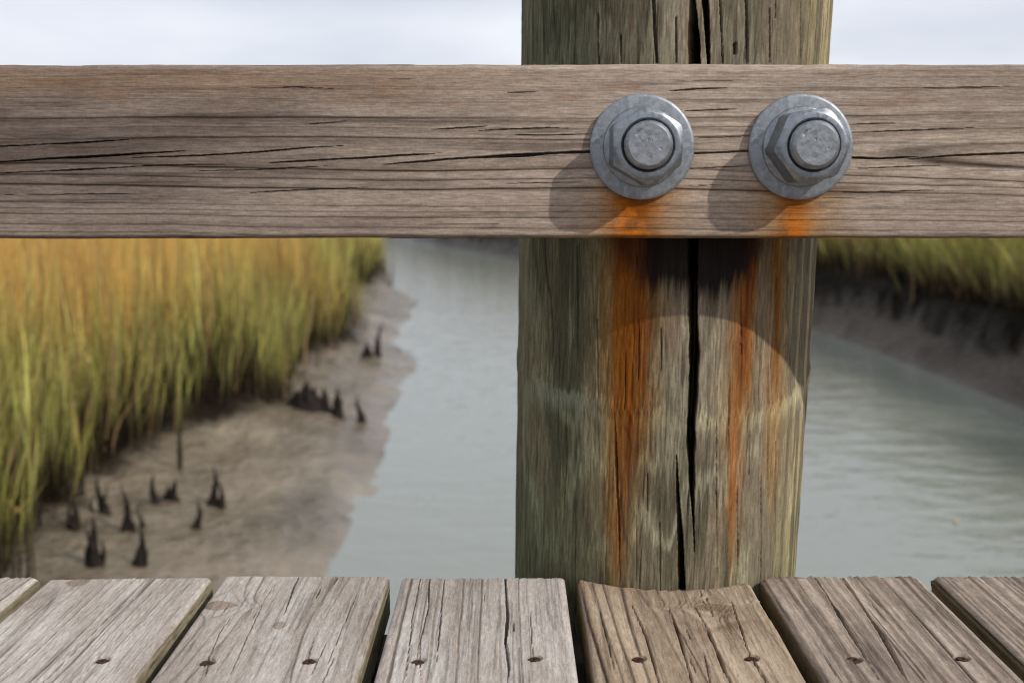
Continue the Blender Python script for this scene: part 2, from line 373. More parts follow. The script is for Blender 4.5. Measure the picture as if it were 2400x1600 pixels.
SPEC = {
    0: dict(grey, seed=100, v0=.3, w0=.02, sp=.008, amp=.0006),
    1: dict(grey, seed=101, v0=-.05, w0=.02, sp=.0085, amp=.0010, slope=.05),
    2: dict(grey, seed=102, v0=.02, w0=.055, sp=.0062, amp=.0007, slope=.07, wig=.006),
    3: dict(grey, seed=133, v0=.07, w0=.09, sp=.0068, amp=.00045, slope=.03, wig=.009),
    4: dict(grey, seed=104, v0=-.12, w0=.02, sp=.0112, amp=.0008, wig=.002),
    5: dict(tan, seed=118, v0=.045, w0=.04, sp=.0095, amp=.0009, slope=-.05, wig=.004),
    6: dict(brown, seed=106, v0=-.06, w0=.02, sp=.0098, amp=.0017, wig=.0015, wig2=.0007),
    7: dict(brown, seed=107, v0=-.15, w0=.02, sp=.0072, amp=.0016, wig=.0006, wig2=.0003),
    8: dict(brown, seed=108, v0=.2, w0=.02, sp=.009, amp=.0009),
}
# cracks and knots, photographed places: plank -> list of polylines (px), half width, depth
CR = {
    2: [([(160, 1470), (330, 1352)], .0006, .006), ([(190, 1490), (395, 1350)], .0006, .005), ([(300, 1480), (455, 1360)], .0005, .004)],
    3: [([(663, 1446), (690, 1370), (700, 1350)], .0008, .008), ([(720, 1548), (735, 1500)], .0006, .005), ([(740, 1402), (752, 1376)], .0007, .006),
        ([(530, 1600), (572, 1506), (622, 1400), (655, 1352)], .0006, .004), ([(470, 1585), (515, 1480), (545, 1440)], .0005, .004), ([(490, 1535), (488, 1560), (478, 1590)], .0006, .004),
        ([(840, 1380), (765, 1560)], .0004, .003)],
    4: [([(1190, 1600), (1193, 1560), (1184, 1500), (1190, 1440), (1182, 1352)], .0013, .012), ([(985, 1600), (985, 1500), (1005, 1420), (1000, 1352)], .0007, .006),
        ([(950, 1600), (965, 1460), (985, 1352)], .0005, .005), ([(1022, 1560), (1040, 1352)], .0005, .005)],
    5: [([(1620, 1600), (1585, 1475), (1555, 1386)], .0011, .010), ([(1718, 1600), (1680, 1530), (1640, 1430), (1612, 1386)], .0013, .012), ([(1545, 1600), (1505, 1460), (1470, 1384)], .0009, .008),
        ([(1800, 1600), (1740, 1500), (1700, 1380)], .0010, .009), ([(1440, 1560), (1412, 1450), (1395, 1380)], .0006, .005), ([(1620, 1540), (1600, 1500)], .0007, .006), ([(1655, 1590), (1632, 1480)], .0006, .005)],
    6: [([(2130, 1600), (2060, 1480), (1980, 1352)], .0017, .016), ([(2060, 1590), (1990, 1480), (1915, 1352)], .0010, .010), ([(2180, 1600), (2030, 1420)], .0007, .006), ([(2100, 1540), (2050, 1460)], .0014, .008)],
}
KN = {2: [(182, 1361, .0105, 1.1)], 3: [(512, 1418, .019, .62), (654, 1463, .0065, 1.3)], 5: [(1650, 1392, .017, .6)]}
SC = {1: [], 2: [(240, 1545)], 3: [(485, 1550), (724, 1547)], 4: [(980, 1547), (1251, 1541)], 5: [(1496, 1542), (1761, 1540)], 6: [(2001, 1542), (2256, 1540)], 7: [], 0: [], 8: []}
deck_label = {1: 'plank cut off by the left edge of the picture', 3: 'pale plank with two knots', 5: 'tan plank notched round the post', 6: 'brown plank with deep ridged grain', 7: 'tightly ridged plank at the right edge'}
us_d = np.concatenate([np.linspace(0, .006, 6)[:-1], np.arange(.006, .29, .00125), np.linspace(.29, .40, 25)[1:], np.linspace(.40, 1.5, 30)[1:]])
us_c = np.concatenate([np.linspace(0, .4, 60), np.linspace(.4, 1.5, 30)[1:]])

def screw_mesh():
    v, f = [], []
    rings = [(0.0, -.0016), (.0012, -.0016), (.0016, 0), (.0040, .0003), (.0047, -.0003), (.0049, -.004)]
    n = 16
    for r_, z_ in rings[1:]:
        for k in range(n):
            a = 2 * math.pi * k / n
            rr = r_ * (1.7 if (r_ < .002 and k % 4 == 0) else 1)
            v.append((rr * math.cos(a), rr * math.sin(a), z_))
    v.append((0, 0, -.0012)); c_ = len(v) - 1
    q = quads(len(rings) - 1, n, wrap_c=True)
    tri = np.array([[c_, (k + 1) % n, k] for k in range(n)])
    return np.array(v), [q, tri]
SV, SF = screw_mesh()
screw_me = None
for i in range(0, 9):
    if i in PX0: x0 = at_z(PX0[i], 1350, 0)[0]
    else: x0 = (at_z(PX0[1], 1350, 0)[0] - PITCH_P) if i == 0 else (at_z(PX0[7], 1350, 0)[0] + PITCH_P)
    x1 = (at_z(PX0[i + 1], 1350, 0)[0] if i + 1 in PX0 else x0 + PITCH_P) - (.0115 if i in PX0 else .0115)
    Wd = x1 - x0
    spec = SPEC[i]; dense = i in PX0
    us = us_d if dense else us_c
    spec['knots'] = []; spec['cracks'] = []
    end0 = EDGE + {2: -.002, 3: .004, 4: -.001, 5: .0, 6: .002, 7: .002}.get(i, 0.0)
    for (kx, ky, kr, el) in KN.get(i, []):
        X, Y = dk(kx, ky); spec['knots'].append((end0 - Y, X - x0, kr, el))
    for (pl, hw, dep) in CR.get(i, []):
        q = np.array([dk(a, b) for a, b in pl]); uu = end0 - q[:, 1]; vv = q[:, 0] - x0; o_ = np.argsort(uu)
        uu, vv = uu[o_], vv[o_]
        if uu[0] < .006: uu[0] = -.15 * (uu[-1] - uu[0])
        spec['cracks'].append((uu, vv, hw, dep))
    rg = np.random.default_rng(50 + i)
    for _ in range(5 if dense else 0):
        u0 = rg.uniform(-.02, .24); v0 = rg.uniform(.01, Wd - .01); ln = rg.uniform(.02, .09); sl = spec.get('slope', 0)
        spec['cracks'].append(([u0, u0 + ln], [v0, v0 - sl * ln], rg.uniform(.0004, .0007), rg.uniform(.002, .005)))
    pts, nor, arc = profile(Wd, .038, .0048, .0007 if dense else .006)
    U, V = np.meshgrid(us, arc, indexing='xy')             # rows = profile
    h, col = wood_tex(U, V, spec)
    face = (np.abs(nor[:, 1]) > .01) & (nor[:, 1] > 0)
    h = h * np.where(face, 1, .6)[:, None]
    px_ = pts[:, 0][:, None] + nor[:, 0][:, None] * h
    pz_ = pts[:, 1][:, None] + nor[:, 1][:, None] * h
    # end line: straight saw cut with chips, or the round notch against the pile
    xs = x0 + pts[:, 0]
    circ = PCY + .0005 - np.sqrt(np.maximum((pile_r(0) + .0035) ** 2 - (xs - pile_c(0)) ** 2, 0))
    circ = np.where(np.abs(xs - pile_c(0)) < pile_r(0) + .0035, circ, 9)
    tilt = {2: .004, 3: -.002, 4: .002}.get(i, 0) * (pts[:, 0] / Wd - .5)
    chip = .0016 * (fbm(pts[:, 0] * 240, pts[:, 0] * 0, 70 + i, 3) - .5) + (h[:, 3] * .4)
    yend = np.minimum(end0 + tilt + chip, circ + chip * 1.5)
    # round over the very end of the top face
    rd = np.where(face, 1, 0)[:, None] * .0022 * np.clip(1 - us / .006, 0, 1)[None, :] ** 2
    py_ = yend[:, None] - us[None, :]
    P = np.stack([x0 + px_, py_, pz_ - rd], -1)
    # screw holes
    for (sx, sy) in SC[i]:
        X, Y = dk(sx, sy); d = np.sqrt((P[..., 0] - X) ** 2 + ((P[..., 1] - Y) * 1.0) ** 2)
        d = d * (1 + .3 * (fbm(P[..., 0] * 300, P[..., 1] * 300, 81, 2) - .5))
        P[..., 2] -= np.where(face[:, None], .0030 * (1 - ss(.0052, .0068, d)), 0)
        st = (1 - ss(.0045, .0085, d)) * .5 * face[:, None]; col = mixc(col, lin(96, 80, 66), st)
    if i == 5:
        # rust bleed where the notch meets the post
        st = ss(.6, .0, (us[None, :] / .05)) * np.exp(-((xs[:, None] - at_z(1395, 1372, 0)[0]) / .028) ** 2)
        st = st * ss(.35, .65, fbm(U * 60, V * 60, 91, 3)); col = mixc(col, lin(190, 110, 40), np.clip(st, 0, .8))
        wt = ss(.5, .7, fbm(U * 30, V * 22, 95, 3)) * np.exp(-(((P[..., 0] - dk(1672, 1450)[0]) / .035) ** 2 + ((P[..., 1] - dk(1672, 1450)[1]) / .03) ** 2)); col = mixc(col, lin(112, 92, 70), np.clip(wt * 1.2, 0, .75))
    # sawn side faces darker and more yellow-green than the top
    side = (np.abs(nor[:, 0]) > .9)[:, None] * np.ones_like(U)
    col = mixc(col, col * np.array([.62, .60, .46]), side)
    nr, nc = U.shape
    V3 = P.reshape(-1, 3); colf = col.reshape(-1, 3)
    caps = [np.arange(nr)[:, None] * nc, np.arange(nr)[:, None] * nc + nc - 1]
    capv = P[:, 0, :]; cc = capv.mean(0) 
    fl = [quads(nr, nc, wrap_r=True, flip=True)]
    base = len(V3)
    V3 = np.vstack([V3, capv, cc[None]]); colf = np.vstack([colf, col[:, 0] * .8, colf[:1] * .8])
    fl.append(np.array([[base + k, base + (k + 1) % nr, base + nr] for k in range(nr)]))
    b2 = len(V3); capb = P[:, -1, :]; V3 = np.vstack([V3, capb, capb.mean(0)[None]]); colf = np.vstack([colf, col[:, -1], colf[:1]])
    fl.append(np.array([[b2 + (k + 1) % nr, b2 + k, b2 + nr] for k in range(nr)]))
    o = mesh_obj('plank', V3, fl, M_plank, deck, (x0 + Wd / 2, end0, 0), colf)
    if i in deck_label: o['label'] = deck_label[i]
    porg = np.array([x0 + Wd / 2, end0, 0])
    for (sx, sy) in SC[i]:
        X, Y = dk(sx, sy)
        if screw_me is None:
            s_ = mesh_obj('screw', SV + np.array([X, Y, -.0012]), SF, M_screw, None, (X, Y, -.0012)); screw_me = s_.data
        else:
            s_ = bpy.data.objects.new('screw', screw_me); C.objects.link(s_)
        s_.parent = o; s_.location = np.array([X, Y, -.0010]) - porg
        s_.rotation_euler = (rg.uniform(-.12, .12), rg.uniform(-.12, .12), rg.uniform(0, 1.5))

def box_mesh(x0, x1, y0, y1, z0, z1, b=.003):
    v = []; 
    for z, s_ in ((z0, b), (z0 + b, 0), (z1 - b, 0), (z1, b)):
        for x, y in ((x0 + s_, y0 + s_), (x1 - s_, y0 + s_), (x1 - s_, y1 - s_), (x0 + s_, y1 - s_)): v.append((x, y, z))
    f = [quads(4, 4, wrap_c=True), np.array([[3, 2, 1, 0], [12, 13, 14, 15]])]
    return np.array(v), f
for (y0, y1) in ((.925, .984), (.812, .862), (.25, .30), (-.30, -.25)):
    v, f = box_mesh(-.72, .86, y0, y1, -.20, -.0395); mesh_obj('joist', v, f, M_joist, deck, (.07, (y0 + y1) / 2, -.2), smooth=False)

# ------------------------------------------------------------------ post (pile)
def pile_hit(px, py):
    d = ray(px, py); z = .2
    for _ in range(6):
        cx, r_ = pile_c(z), pile_r(z)
        a = d[0] ** 2 + d[1] ** 2; b = -2 * (d[0] * cx + d[1] * PCY); c_ = cx * cx + PCY * PCY - r_ * r_
        disc = max(b * b - 4 * a * c_, 0); t_ = (-b - math.sqrt(disc)) / (2 * a); p_ = d * t_; z = p_[2] + CAMZ
    return math.atan2(p_[0] - cx, -(p_[1] - PCY)), z          # angle from the camera side, + to the right
def s3(zx, zy): return (1180 + zx / 1.8238, 540 + zy / 1.8238)
def s2(zx, zy): return (1200 + zx / 3.0154, zy / 3.0154)
PCR = []
def pcrack(pts_px, hw_mm, depth, ends=(0, 0)):
    q = np.array([pile_hit(*p_) for p_ in pts_px]); o_ = np.argsort(q[:, 1]); hw = np.array(hw_mm)[o_] * .001
    PCR.append((q[o_, 1], q[o_, 0], hw, depth))
# the wide split: top pair, then the long one under the rail, then the lower one
pcrack([s2(1272, -300), s2(1272, 0), s2(1278, 200), s2(1287, 445), s3(812, 40), s3(810, 200), s3(811, 400), s3(813, 560), s3(808, 750), s3(802, 850), s3(803, 950), s3(808, 1100), s3(811, 1200), s3(814, 1370)],
       [3.0, 2.8, 4.5, 6.0, 5.0, 5.2, 4.2, 4.5, 4.6, 4.0, 3.4, 2.4, 1.2, .2], .085)
pcrack([s2(1360, -200), s2(1362, 0), s2(1378, 200), s2(1390, 445), s3(870, -60)], [2.6, 3.2, 2.2, 1.0, .2], .07)
pcrack([s3(740, 960), s3(745, 1100), s3(751, 1250), s3(757, 1400), s3(762, 1560), s3(764, 1700)], [.2, 1.2, 2.4, 3.2, 3.6, 3.4], .075)
for pl, hw in [([(175, -20), (180, 150), (204, 300), (210, 500), (205, 650)], .9), ([(475, 780), (482, 1000), (491, 1200), (500, 1560)], 1.1), ([(912, 640), (911, 1000), (912, 1500)], .7),
               ([(1015, 180), (1017, 450), (1012, 700)], .7), ([(1000, 1050), (1001, 1300), (1003, 1540)], .7), ([(1052, 850), (1050, 1050)], .6), ([(1100, 1050), (1098, 1540)], .8),
               ([(268, 700), (272, 1000), (240, 1500)], .7), ([(672, 420), (674, 600)], .6), ([(578, 380), (575, 640)], .5), ([(616, 1040), (615, 1200)], .6), ([(1130, 600), (1128, 1150)], .6),
               ([(1160, 900), (1158, 1350)], .6), ([(400, 380), (405, 900)], .6), ([(315, 60), (318, 420)], .6), ([(1215, 80), (1210, 640)], .6), ([(130, 300), (128, 900)], .6), ([(668, 1250), (670, 1540)], .6), ([(520, 520), (518, 760)], .5)]:
    n_ = len(pl); hws = [.15] + [hw] * (n_ - 2) + [.15] if n_ > 2 else [hw * .7, hw * .7]
    pcrack([s3(*q_) for q_ in pl], hws, .008)
for pl, hw in [([(290, -80), (296, 180), (303, 445)], .9), ([(603, 100), (605, 300), (609, 460)], .9), ([(993, -90), (1005, 220), (1022, 450)], 1.2), ([(1157, 120), (1162, 445)], .7), ([(1470, -40), (1485, 300), (1490, 445)], .7),
               ([(1652, -60), (1662, 200), (1665, 445)], 1.0), ([(1822, 60), (1828, 445)], .8), ([(1868, -40), (1866, 130)], .8), ([(2045, 0), (2047, 445)], .6), ([(150, 0), (148, 445)], .6), ([(765, 250), (767, 445)], .6), ([(1581, 310), (1582, 380)], 1.5)]:
    n_ = len(pl); pcrack([s2(*q_) for q_ in pl], [hw] * n_, .008)

rgc = np.random.default_rng(31)
for _ in range(95):
    t0 = rgc.uniform(-1.45, 1.45); z0 = rgc.uniform(-.03, .56); ln = rgc.uniform(.012, .085); sl = rgc.normal(0, .03)
    PCR.append((np.array([z0, z0 + ln * .5, z0 + ln]), np.array([t0, t0 + sl * ln * 3, t0 + sl * ln * 7]), np.array([.0002, rgc.uniform(.00035, .00065), .0002]), rgc.uniform(.0015, .004)))
th_f = np.linspace(-math.radians(97), math.radians(97), 780)
th_b = np.linspace(math.radians(97), 2 * math.pi - math.radians(97), 90)[1:-1]
TH = np.concatenate([th_f, th_b])
ZS = np.concatenate([np.linspace(ZW - .5, -.06, 40)[:-1], np.arange(-.06, .60, .0015), np.linspace(.60, .98, 40)[1:]])
Zg, Tg = np.meshgrid(ZS, TH, indexing='ij')
Rg = pile_r(Zg); S = np.where(Tg > math.pi, Tg - 2 * math.pi, Tg) * .1455       # arc length from the camera side
# colour and relief of the pile
n_f = fbm(S * 420, Zg * 26, 201, 4, .65) - .5
n_m = fbm(S * 22, Zg * 5.5, 203, 4)
rag = .62 * (fbm(S * 230, Zg * 20, 207, 3) - .5) + .38 * (fbm(S * 620, Zg * 36, 208, 2) - .5)
contour = n_m * 5.2 + rag * .75 + .8 * fbm(S * 9, Zg * 2.3, 211, 2)
cf = contour - np.floor(contour); band = ss(.0, .16, cf) * (1 - ss(.38, .75, cf))
fine = fbm(S * 760, Zg * 90, 202, 3, .6) - .5
grey_o = lin(120, 109, 92); pale = lin(156, 150, 128); darko = lin(90, 83, 68)
c = mixc(grey_o, darko, ss(.32, .68, fbm(S * 26, Zg * 5, 215, 4) + .22 * rag))
c = mixc(c, lin(136, 120, 102), .55 * ss(.48, .62, fbm(S * 38 + 3, Zg * 6, 221, 3) + .2 * rag))
pt = fbm(S * 13, Zg * 7.5, 217, 3) + .30 * rag + .10 * (fbm(S * 420, Zg * 16, 218, 2) - .5)
low = ss(.36, .05, Zg)
c = mixc(c, pale, np.clip(ss(.545, .60, pt) * (1 - ss(.62, .74, pt)) * (.25 + .35 * low + .2 * ss(.1, .3, Zg - .2)), 0, .6))
c = mixc(c, darko * .8, np.clip(ss(.56, .62, fbm(S * 17 + 5, Zg * 6.5, 223, 3) + .28 * rag), 0, 1) * .32)
# green algae on the left flank, warm tan on the right flank
lf = ss(.0, -.13, S + .03 * (n_m - .5)); c = mixc(c, c * np.array([.74, .84, .70]), lf * .95)
rf = ss(.075, .17, S + .03 * (n_m - .5)); c = mixc(c, mixc(lin(176, 160, 120), lin(112, 104, 84), ss(.40, .60, fbm(S * 130, Zg * 4, 225, 3) + .3 * (pt - .5))), rf * .7)
c = mixc(c, c * np.array([.90, .97, .86]), ss(.16, -.02, Zg) * .6)
# pale ragged ring round the post
q = np.array([pile_hit(*s3(*k)) for k in [(70, 560), (170, 640), (230, 680), (330, 700), (400, 735), (500, 765), (700, 775), (900, 775), (1000, 770), (1100, 765), (1180, 730), (1240, 680), (1300, 620)]])
zl = np.interp(S, q[:, 0] * .1455, q[:, 1]) + .004 * (fbm(S * 60, S * 0, 231, 3) - .5)
dz = (Zg - zl) + .026 * rag
c = mixc(c, mixc(lin(126, 128, 108), lin(178, 170, 138), ss(-.12, .08, S)), np.clip(np.exp(-((dz + .004) / np.where(dz > -.004, .003, .012)) ** 2) * (.45 + .6 * ss(.35, .6, fbm(S * 40, Zg * 8, 233, 2))) * (S > -.16) * (S < .19), 0, .8))
c = c * (1 + .5 * n_f + .75 * fine)[..., None]
c = mixc(c, c * .45, ss(.66, .78, fbm(S * 380, Zg * 14, 241, 3)) * .8)
c = mixc(c, c * 1.45, ss(.69, .8, fbm(S * 300 + 5, Zg * 34, 243, 3)) * .6)
# rust streaks running down from the bolts
def streak(zx0, ztop, zbot, hw, strength, seed, drift=0.0, colr=(160, 74, 8)):
    global c
    t0, z0 = pile_hit(*s3(zx0, ztop)); t1, z1 = pile_hit(*s3(zx0 + drift, zbot))
    cen = np.interp(Zg, [z1, z0], [t1, t0]) * .1455
    k = np.clip((z0 - Zg) / (z0 - z1), -1, 2)
    wid = hw * (1.05 - .45 * np.clip(k, 0, 1)) * (.75 + .5 * fbm(Zg * 16, Zg * 0, seed, 3))
    e = (S - cen + .006 * rag * 2) / wid
    m = np.exp(-np.abs(e) ** 2.6) * (1 - ss(.5, 1.05, k + .5 * (fbm(S * 120, Zg * 5, seed + 1, 3) - .5))) * strength
    m = m * (.78 + .5 * fbm(S * 160, Zg * 6, seed + 2, 3)) * (1 - .55 * ss(.52, .7, fbm(S * 520, Zg * 12, seed + 3, 3)))
    m = m * (Zg < .36); halo = np.exp(-np.abs(e / 1.9) ** 2) * (1 - ss(.6, 1.2, k)) * strength * .45 * (Zg < .36)
    c = mixc(c, c * np.array([1.05, .78, .40]), np.clip(halo * 1.3, 0, 1))
    c = mixc(c, mixc(lin(*colr), lin(*colr) * np.array([.5, .42, .6]), ss(.42, .66, fbm(S * 90, Zg * 9, seed + 4, 4))) * (1 + .5 * n_f + .6 * fine)[..., None], np.clip(m, 0, .96))
streak(565, -60, 1200, .0165, 1.3, 300, -34, (120, 64, 12))
streak(500, 820, 1650, .0125, .85, 310, -20, (126, 74, 20))
streak(1056, 120, 900, .0070, 1.15, 320, -40, (142, 84, 18))
streak(1168, -40, 820, .0055, .95, 330, 5, (122, 74, 18))
streak(990, 760, 1560, .0085, .62, 340, -10, (150, 88, 26))
streak(1150, 640, 1250, .010, .45, 350, -10, (160, 116, 52))
streak(640, 60, 520, .008, .55, 360, 0, (128, 82, 24))
streak(430, 120, 760, .006, .4, 370, 0, (104, 78, 34))
# black tannin stain under the rail
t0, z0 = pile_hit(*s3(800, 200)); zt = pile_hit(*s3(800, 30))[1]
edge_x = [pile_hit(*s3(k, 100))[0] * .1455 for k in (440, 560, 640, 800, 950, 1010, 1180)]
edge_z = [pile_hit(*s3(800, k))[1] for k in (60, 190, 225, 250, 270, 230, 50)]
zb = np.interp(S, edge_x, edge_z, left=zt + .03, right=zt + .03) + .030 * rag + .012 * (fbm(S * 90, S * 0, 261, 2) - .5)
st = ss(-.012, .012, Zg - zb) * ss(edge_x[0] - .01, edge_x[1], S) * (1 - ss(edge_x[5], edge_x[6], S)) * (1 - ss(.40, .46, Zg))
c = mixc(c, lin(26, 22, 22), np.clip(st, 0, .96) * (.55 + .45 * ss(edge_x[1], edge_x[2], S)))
relief = .00045 * n_f + .0004 * fine + .0009 * (fbm(S * 70, Zg * 3, 251, 3) - .5) + .004 * (fbm(S * 7, Zg * 2.2, 253, 3) - .5) + .0005 * band
relief = relief + .0012 * np.exp(-(dz / .006) ** 2)
cdep = np.zeros_like(Zg); jit = .0016 * (fbm(Zg * 38, Zg * 0, 271, 3) - .5)
for k, (cz, ct, hw, dep) in enumerate(PCR):
    ins = (Zg > cz[0]) & (Zg < cz[-1])
    cen = np.interp(Zg, cz, ct) * .1455 + jit * (1 if dep > .02 else .6)
    wid = np.interp(Zg, cz, hw) * (.8 + .4 * vn(Zg * 60, Zg * 0 + k, 277)) * (1.0 if dep > .02 else 1.15)
    e = np.abs(S - cen) / np.maximum(wid, 1e-5)
    kk = np.where(ins & (e < 1), (1 - e ** 14) if dep > .02 else (1 - e ** 2), 0)
    relief = np.minimum(relief, relief - dep * kk * np.clip(wid / .0012, 0, 1))
    if dep > .02: cdep = np.maximum(cdep, dep * kk * np.clip(wid / .0012, 0, 1))
    if dep > .02: c = mixc(c, c * np.array([.75, .65, .55]), ins * np.exp(-(np.clip(e - 1, 0, 9) / .25) ** 2) * .5)
Rg2 = Rg + relief
Tg2 = Tg + .24 * cdep / np.maximum(Rg2, .05)
X = pile_c(Zg) + Rg2 * np.sin(Tg2); Y = PCY - Rg2 * np.cos(Tg2)
nz_, nth = Zg.shape
PV = np.stack([X, Y, Zg], -1).reshape(-1, 3); pc = np.clip(c, .004, .9).reshape(-1, 3)
top = np.array([[pile_c(.98), PCY, .992]]); ib = len(PV)
ring = PV[-nth:]; PV = np.vstack([PV, ring, top]); pc = np.vstack([pc, pc[-nth:], pc[-1:]])
pf = [quads(nz_, nth, wrap_c=True), np.array([[ib + k, ib + (k + 1) % nth, ib + nth] for k in range(nth)])]
post_o = np.array([pile_c(ZW), PCY, ZW - .45])
post = mesh_obj('wooden_post', PV, pf, M_pile, None, post_o, pc)
tag(post, 'thick round timber post, split and rust streaked, standing behind the rail', 'post')

# ------------------------------------------------------------------ rail
RY = .934
rz1 = at_y(1200, 151, RY)[2]; rz0 = at_y(1200, 558, RY)[2]; RH = rz1 - rz0; RT = .0515
def rl(px, py): p_ = at_y(px, py, RY); return p_[0], rz1 - p_[2]
def a2(x, y): return rl(x / 1.8816, 120 + y / 1.8816)
def a1(x, y): return rl(1180 + x / 1.928, 120 + y / 1.928)
rcr = []
def rc(pts_, hw, dep):
    q_ = np.array(pts_); rcr.append((q_[:, 0], q_[:, 1], (hw * .62 if hw < 1.0 else hw * .72 if hw < 1.4 else hw * .85) * .001, dep * .001))
rc([a2(-300, 500), a2(0, 488), a2(200, 472), a2(500, 458), a2(830, 438)], 1.1, 11)
rc([a2(560, 470), a2(900, 458), a2(1100, 445), a2(1350, 425), a2(1540, 416)], .8, 8)
rc([a2(-300, 560), a2(0, 537), a2(300, 522), a2(700, 503), a2(1050, 496)], .75, 7)
rc([a2(1180, 491), a2(1450, 478), a2(1600, 470), a2(1750, 460), a2(1940, 451)], 1.15, 11)
rc([a2(1670, 501), a2(1900, 483), a2(2050, 472), a2(2352, 457), a1(200, 462), a1(390, 454), a1(620, 455), a1(860, 462), a1(980, 458), a1(1110, 451), a1(1300, 450)], 1.5, 14)
rc([a1(1480, 472), a1(1570, 481), a1(1700, 485), a1(1880, 476)], 1.1, 10)
rc([a1(1820, 490), a1(1950, 476), a1(2050, 470), a1(2352, 458), a1(2700, 452)], 1.0, 9)
rc([a2(-300, 440), a2(0, 418), a2(300, 404), a2(600, 386)], .8, 7)
rc([a2(850, 528), a2(1100, 521), a2(1300, 513), a2(1460, 506)], .6, 5)
rc([a2(1340, 322), a2(1530, 310)], .6, 5); rc([a2(1900, 346), a2(2150, 333)], .6, 5); rc([a2(2100, 354), a2(2352, 340), a1(200, 345), a1(300, 350)], .5, 4)
rc([a2(1060, 625), a2(1300, 612), a2(1500, 605), a2(1650, 600)], .55, 4); rc([a2(0, 634), a2(400, 628), a2(640, 626)], .5, 4)
rc([a1(740, 180), a1(880, 172), a1(1020, 166)], .8, 6); rc([a1(800, 272), a1(900, 268), a1(1060, 262)], .6, 5)
rc([a1(860, 392), a1(1000, 390), a1(1110, 385)], .5, 4); rc([a1(840, 532), a1(1000, 524), a1(1120, 518)], .7, 6); rc([a1(1560, 532), a1(1800, 522), a1(2000, 514)], .55, 4)
rc([a1(1660, 362), a1(1900, 354), a1(2150, 345)], .6, 5); rc([a1(1560, 330), a1(1800, 322)], .5, 4); rc([a1(1480, 640), a1(1700, 636), a1(1950, 628)], .5, 4)
rc([a1(30, 380), a1(250, 378), a1(400, 374)], .6, 5); rc([a1(1850, 168), a1(2100, 164), a1(2300, 158)], .5, 4); rc([a1(0, 190), a1(150, 184)], .5, 4)
rc([a1(0, 600), a1(300, 592), a1(420, 590)], .45, 3); rc([a1(830, 610), a1(1000, 604)], .45, 3); rc([a2(1000, 162), a2(1300, 158), a2(1500, 168)], .45, 3)
rg = np.random.default_rng(5)
for _ in range(5):
    u0 = rg.uniform(-.45, .4); v0 = rg.uniform(.006, RH - .008); ln = rg.uniform(.02, .10); s_ = rg.uniform(-.02, .0)
    rc([(u0, v0), (u0 + ln, v0 + s_ * ln)], rg.uniform(.30, .5), rg.uniform(1.5, 3.5))
pts, nor, arc = profile(RH, RT, .0042, .00046)
us = np.concatenate([np.linspace(-1.1, -.5, 30)[:-1], np.arange(-.5, .5, .0014), np.linspace(.5, 1.1, 30)])
U, V = np.meshgrid(us, arc, indexing='xy')
rspec = dict(seed=411, v0=.070, w0=.026, sp=.0056, amp=.0004, slope=-.006, wig=.0045, wig2=.0006, streak=.55,
             light=lin(174, 158, 143), dark=lin(153, 137, 124), late=np.array([.68, .65, .63]), line=np.array([.20, .18, .17]), knotc=lin(120, 90, 70), cracks=rcr)
h, col = wood_tex(U, V, rspec)
# colder and more stained towards the left
lft = ss(.10, -.36, U + .05 * (fbm(U * 5, V * 20, 420, 3) - .5)); mid = np.exp(-((V - .085) / .045) ** 2)
col = mixc(col, col * np.array([.50, .49, .50]), lft * (.60 + .40 * mid))
col = mixc(col, col * np.array([.62, .60, .62]), ss(.46, .68, fbm(U * 6 + 4, V * 40, 424, 4)) * .55 * ss(.12, -.25, U))
col = mixc(col, lin(150, 120, 92), .35 * np.exp(-((V - .012) / .012) ** 2) * ss(.2, -.2, U))
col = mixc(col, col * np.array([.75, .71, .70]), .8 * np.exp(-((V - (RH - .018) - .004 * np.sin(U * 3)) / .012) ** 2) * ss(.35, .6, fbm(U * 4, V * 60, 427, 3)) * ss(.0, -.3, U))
# vertical damp marks on the left part
vm = ss(.5, .72, fbm(U * 42, V * 4, 430, 3)) * lft; col = mixc(col, col * .80, vm * .25)
# red brown flecks near the top edge
fl_ = ss(.62, .78, fbm(U * 22, V * 120, 433, 3)) * np.exp(-((V - .018) / .016) ** 2); col = mixc(col, lin(136, 104, 80), fl_ * .5)
B1, B2 = rl(1504, 345), rl(1874, 345)
def rrust(cx, hw, hw2, strength, seed):
    global col
    t_ = np.clip((V - .10) / .04, 0, 1); wob = .004 * (fbm(V * 90, U * 30, seed, 3) - .5)
    e = (U - cx + wob) / hw; e2 = (U - cx + wob * 2) / hw2
    on = ss(.088, .103, V)
    br = fbm(U * 40, V * 260, seed + 2, 3); pat = ss(.40, .62, fbm(U * 70, V * 50, seed + 5, 4))
    col = mixc(col, col * np.array([1.12, .80, .36]), np.clip(np.exp(-np.abs(e2) ** 2) * on * (.6 + .6 * br), 0, .95))
    col = mixc(col, mixc(lin(178, 98, 14), lin(128, 68, 16), pat) * (.6 + .8 * br)[..., None] * (1 + .8 * (fbm(U * 34, V * 800, seed + 7, 2) - .5))[..., None], np.clip(np.exp(-np.abs(e) ** 2.4) * on * strength * (.65 + .55 * br), 0, .95))
    dkm = np.exp(-np.abs((U - cx) / (hw * .8)) ** 2) * np.exp(-((V - .108) / .008) ** 2) * strength; col = mixc(col, lin(112, 58, 8), np.clip(dkm, 0, .6))
rrust(rl(1488, 500)[0], .021, .036, 1.0, 440); rrust(rl(1860, 500)[0], .014, .034, .85, 450)
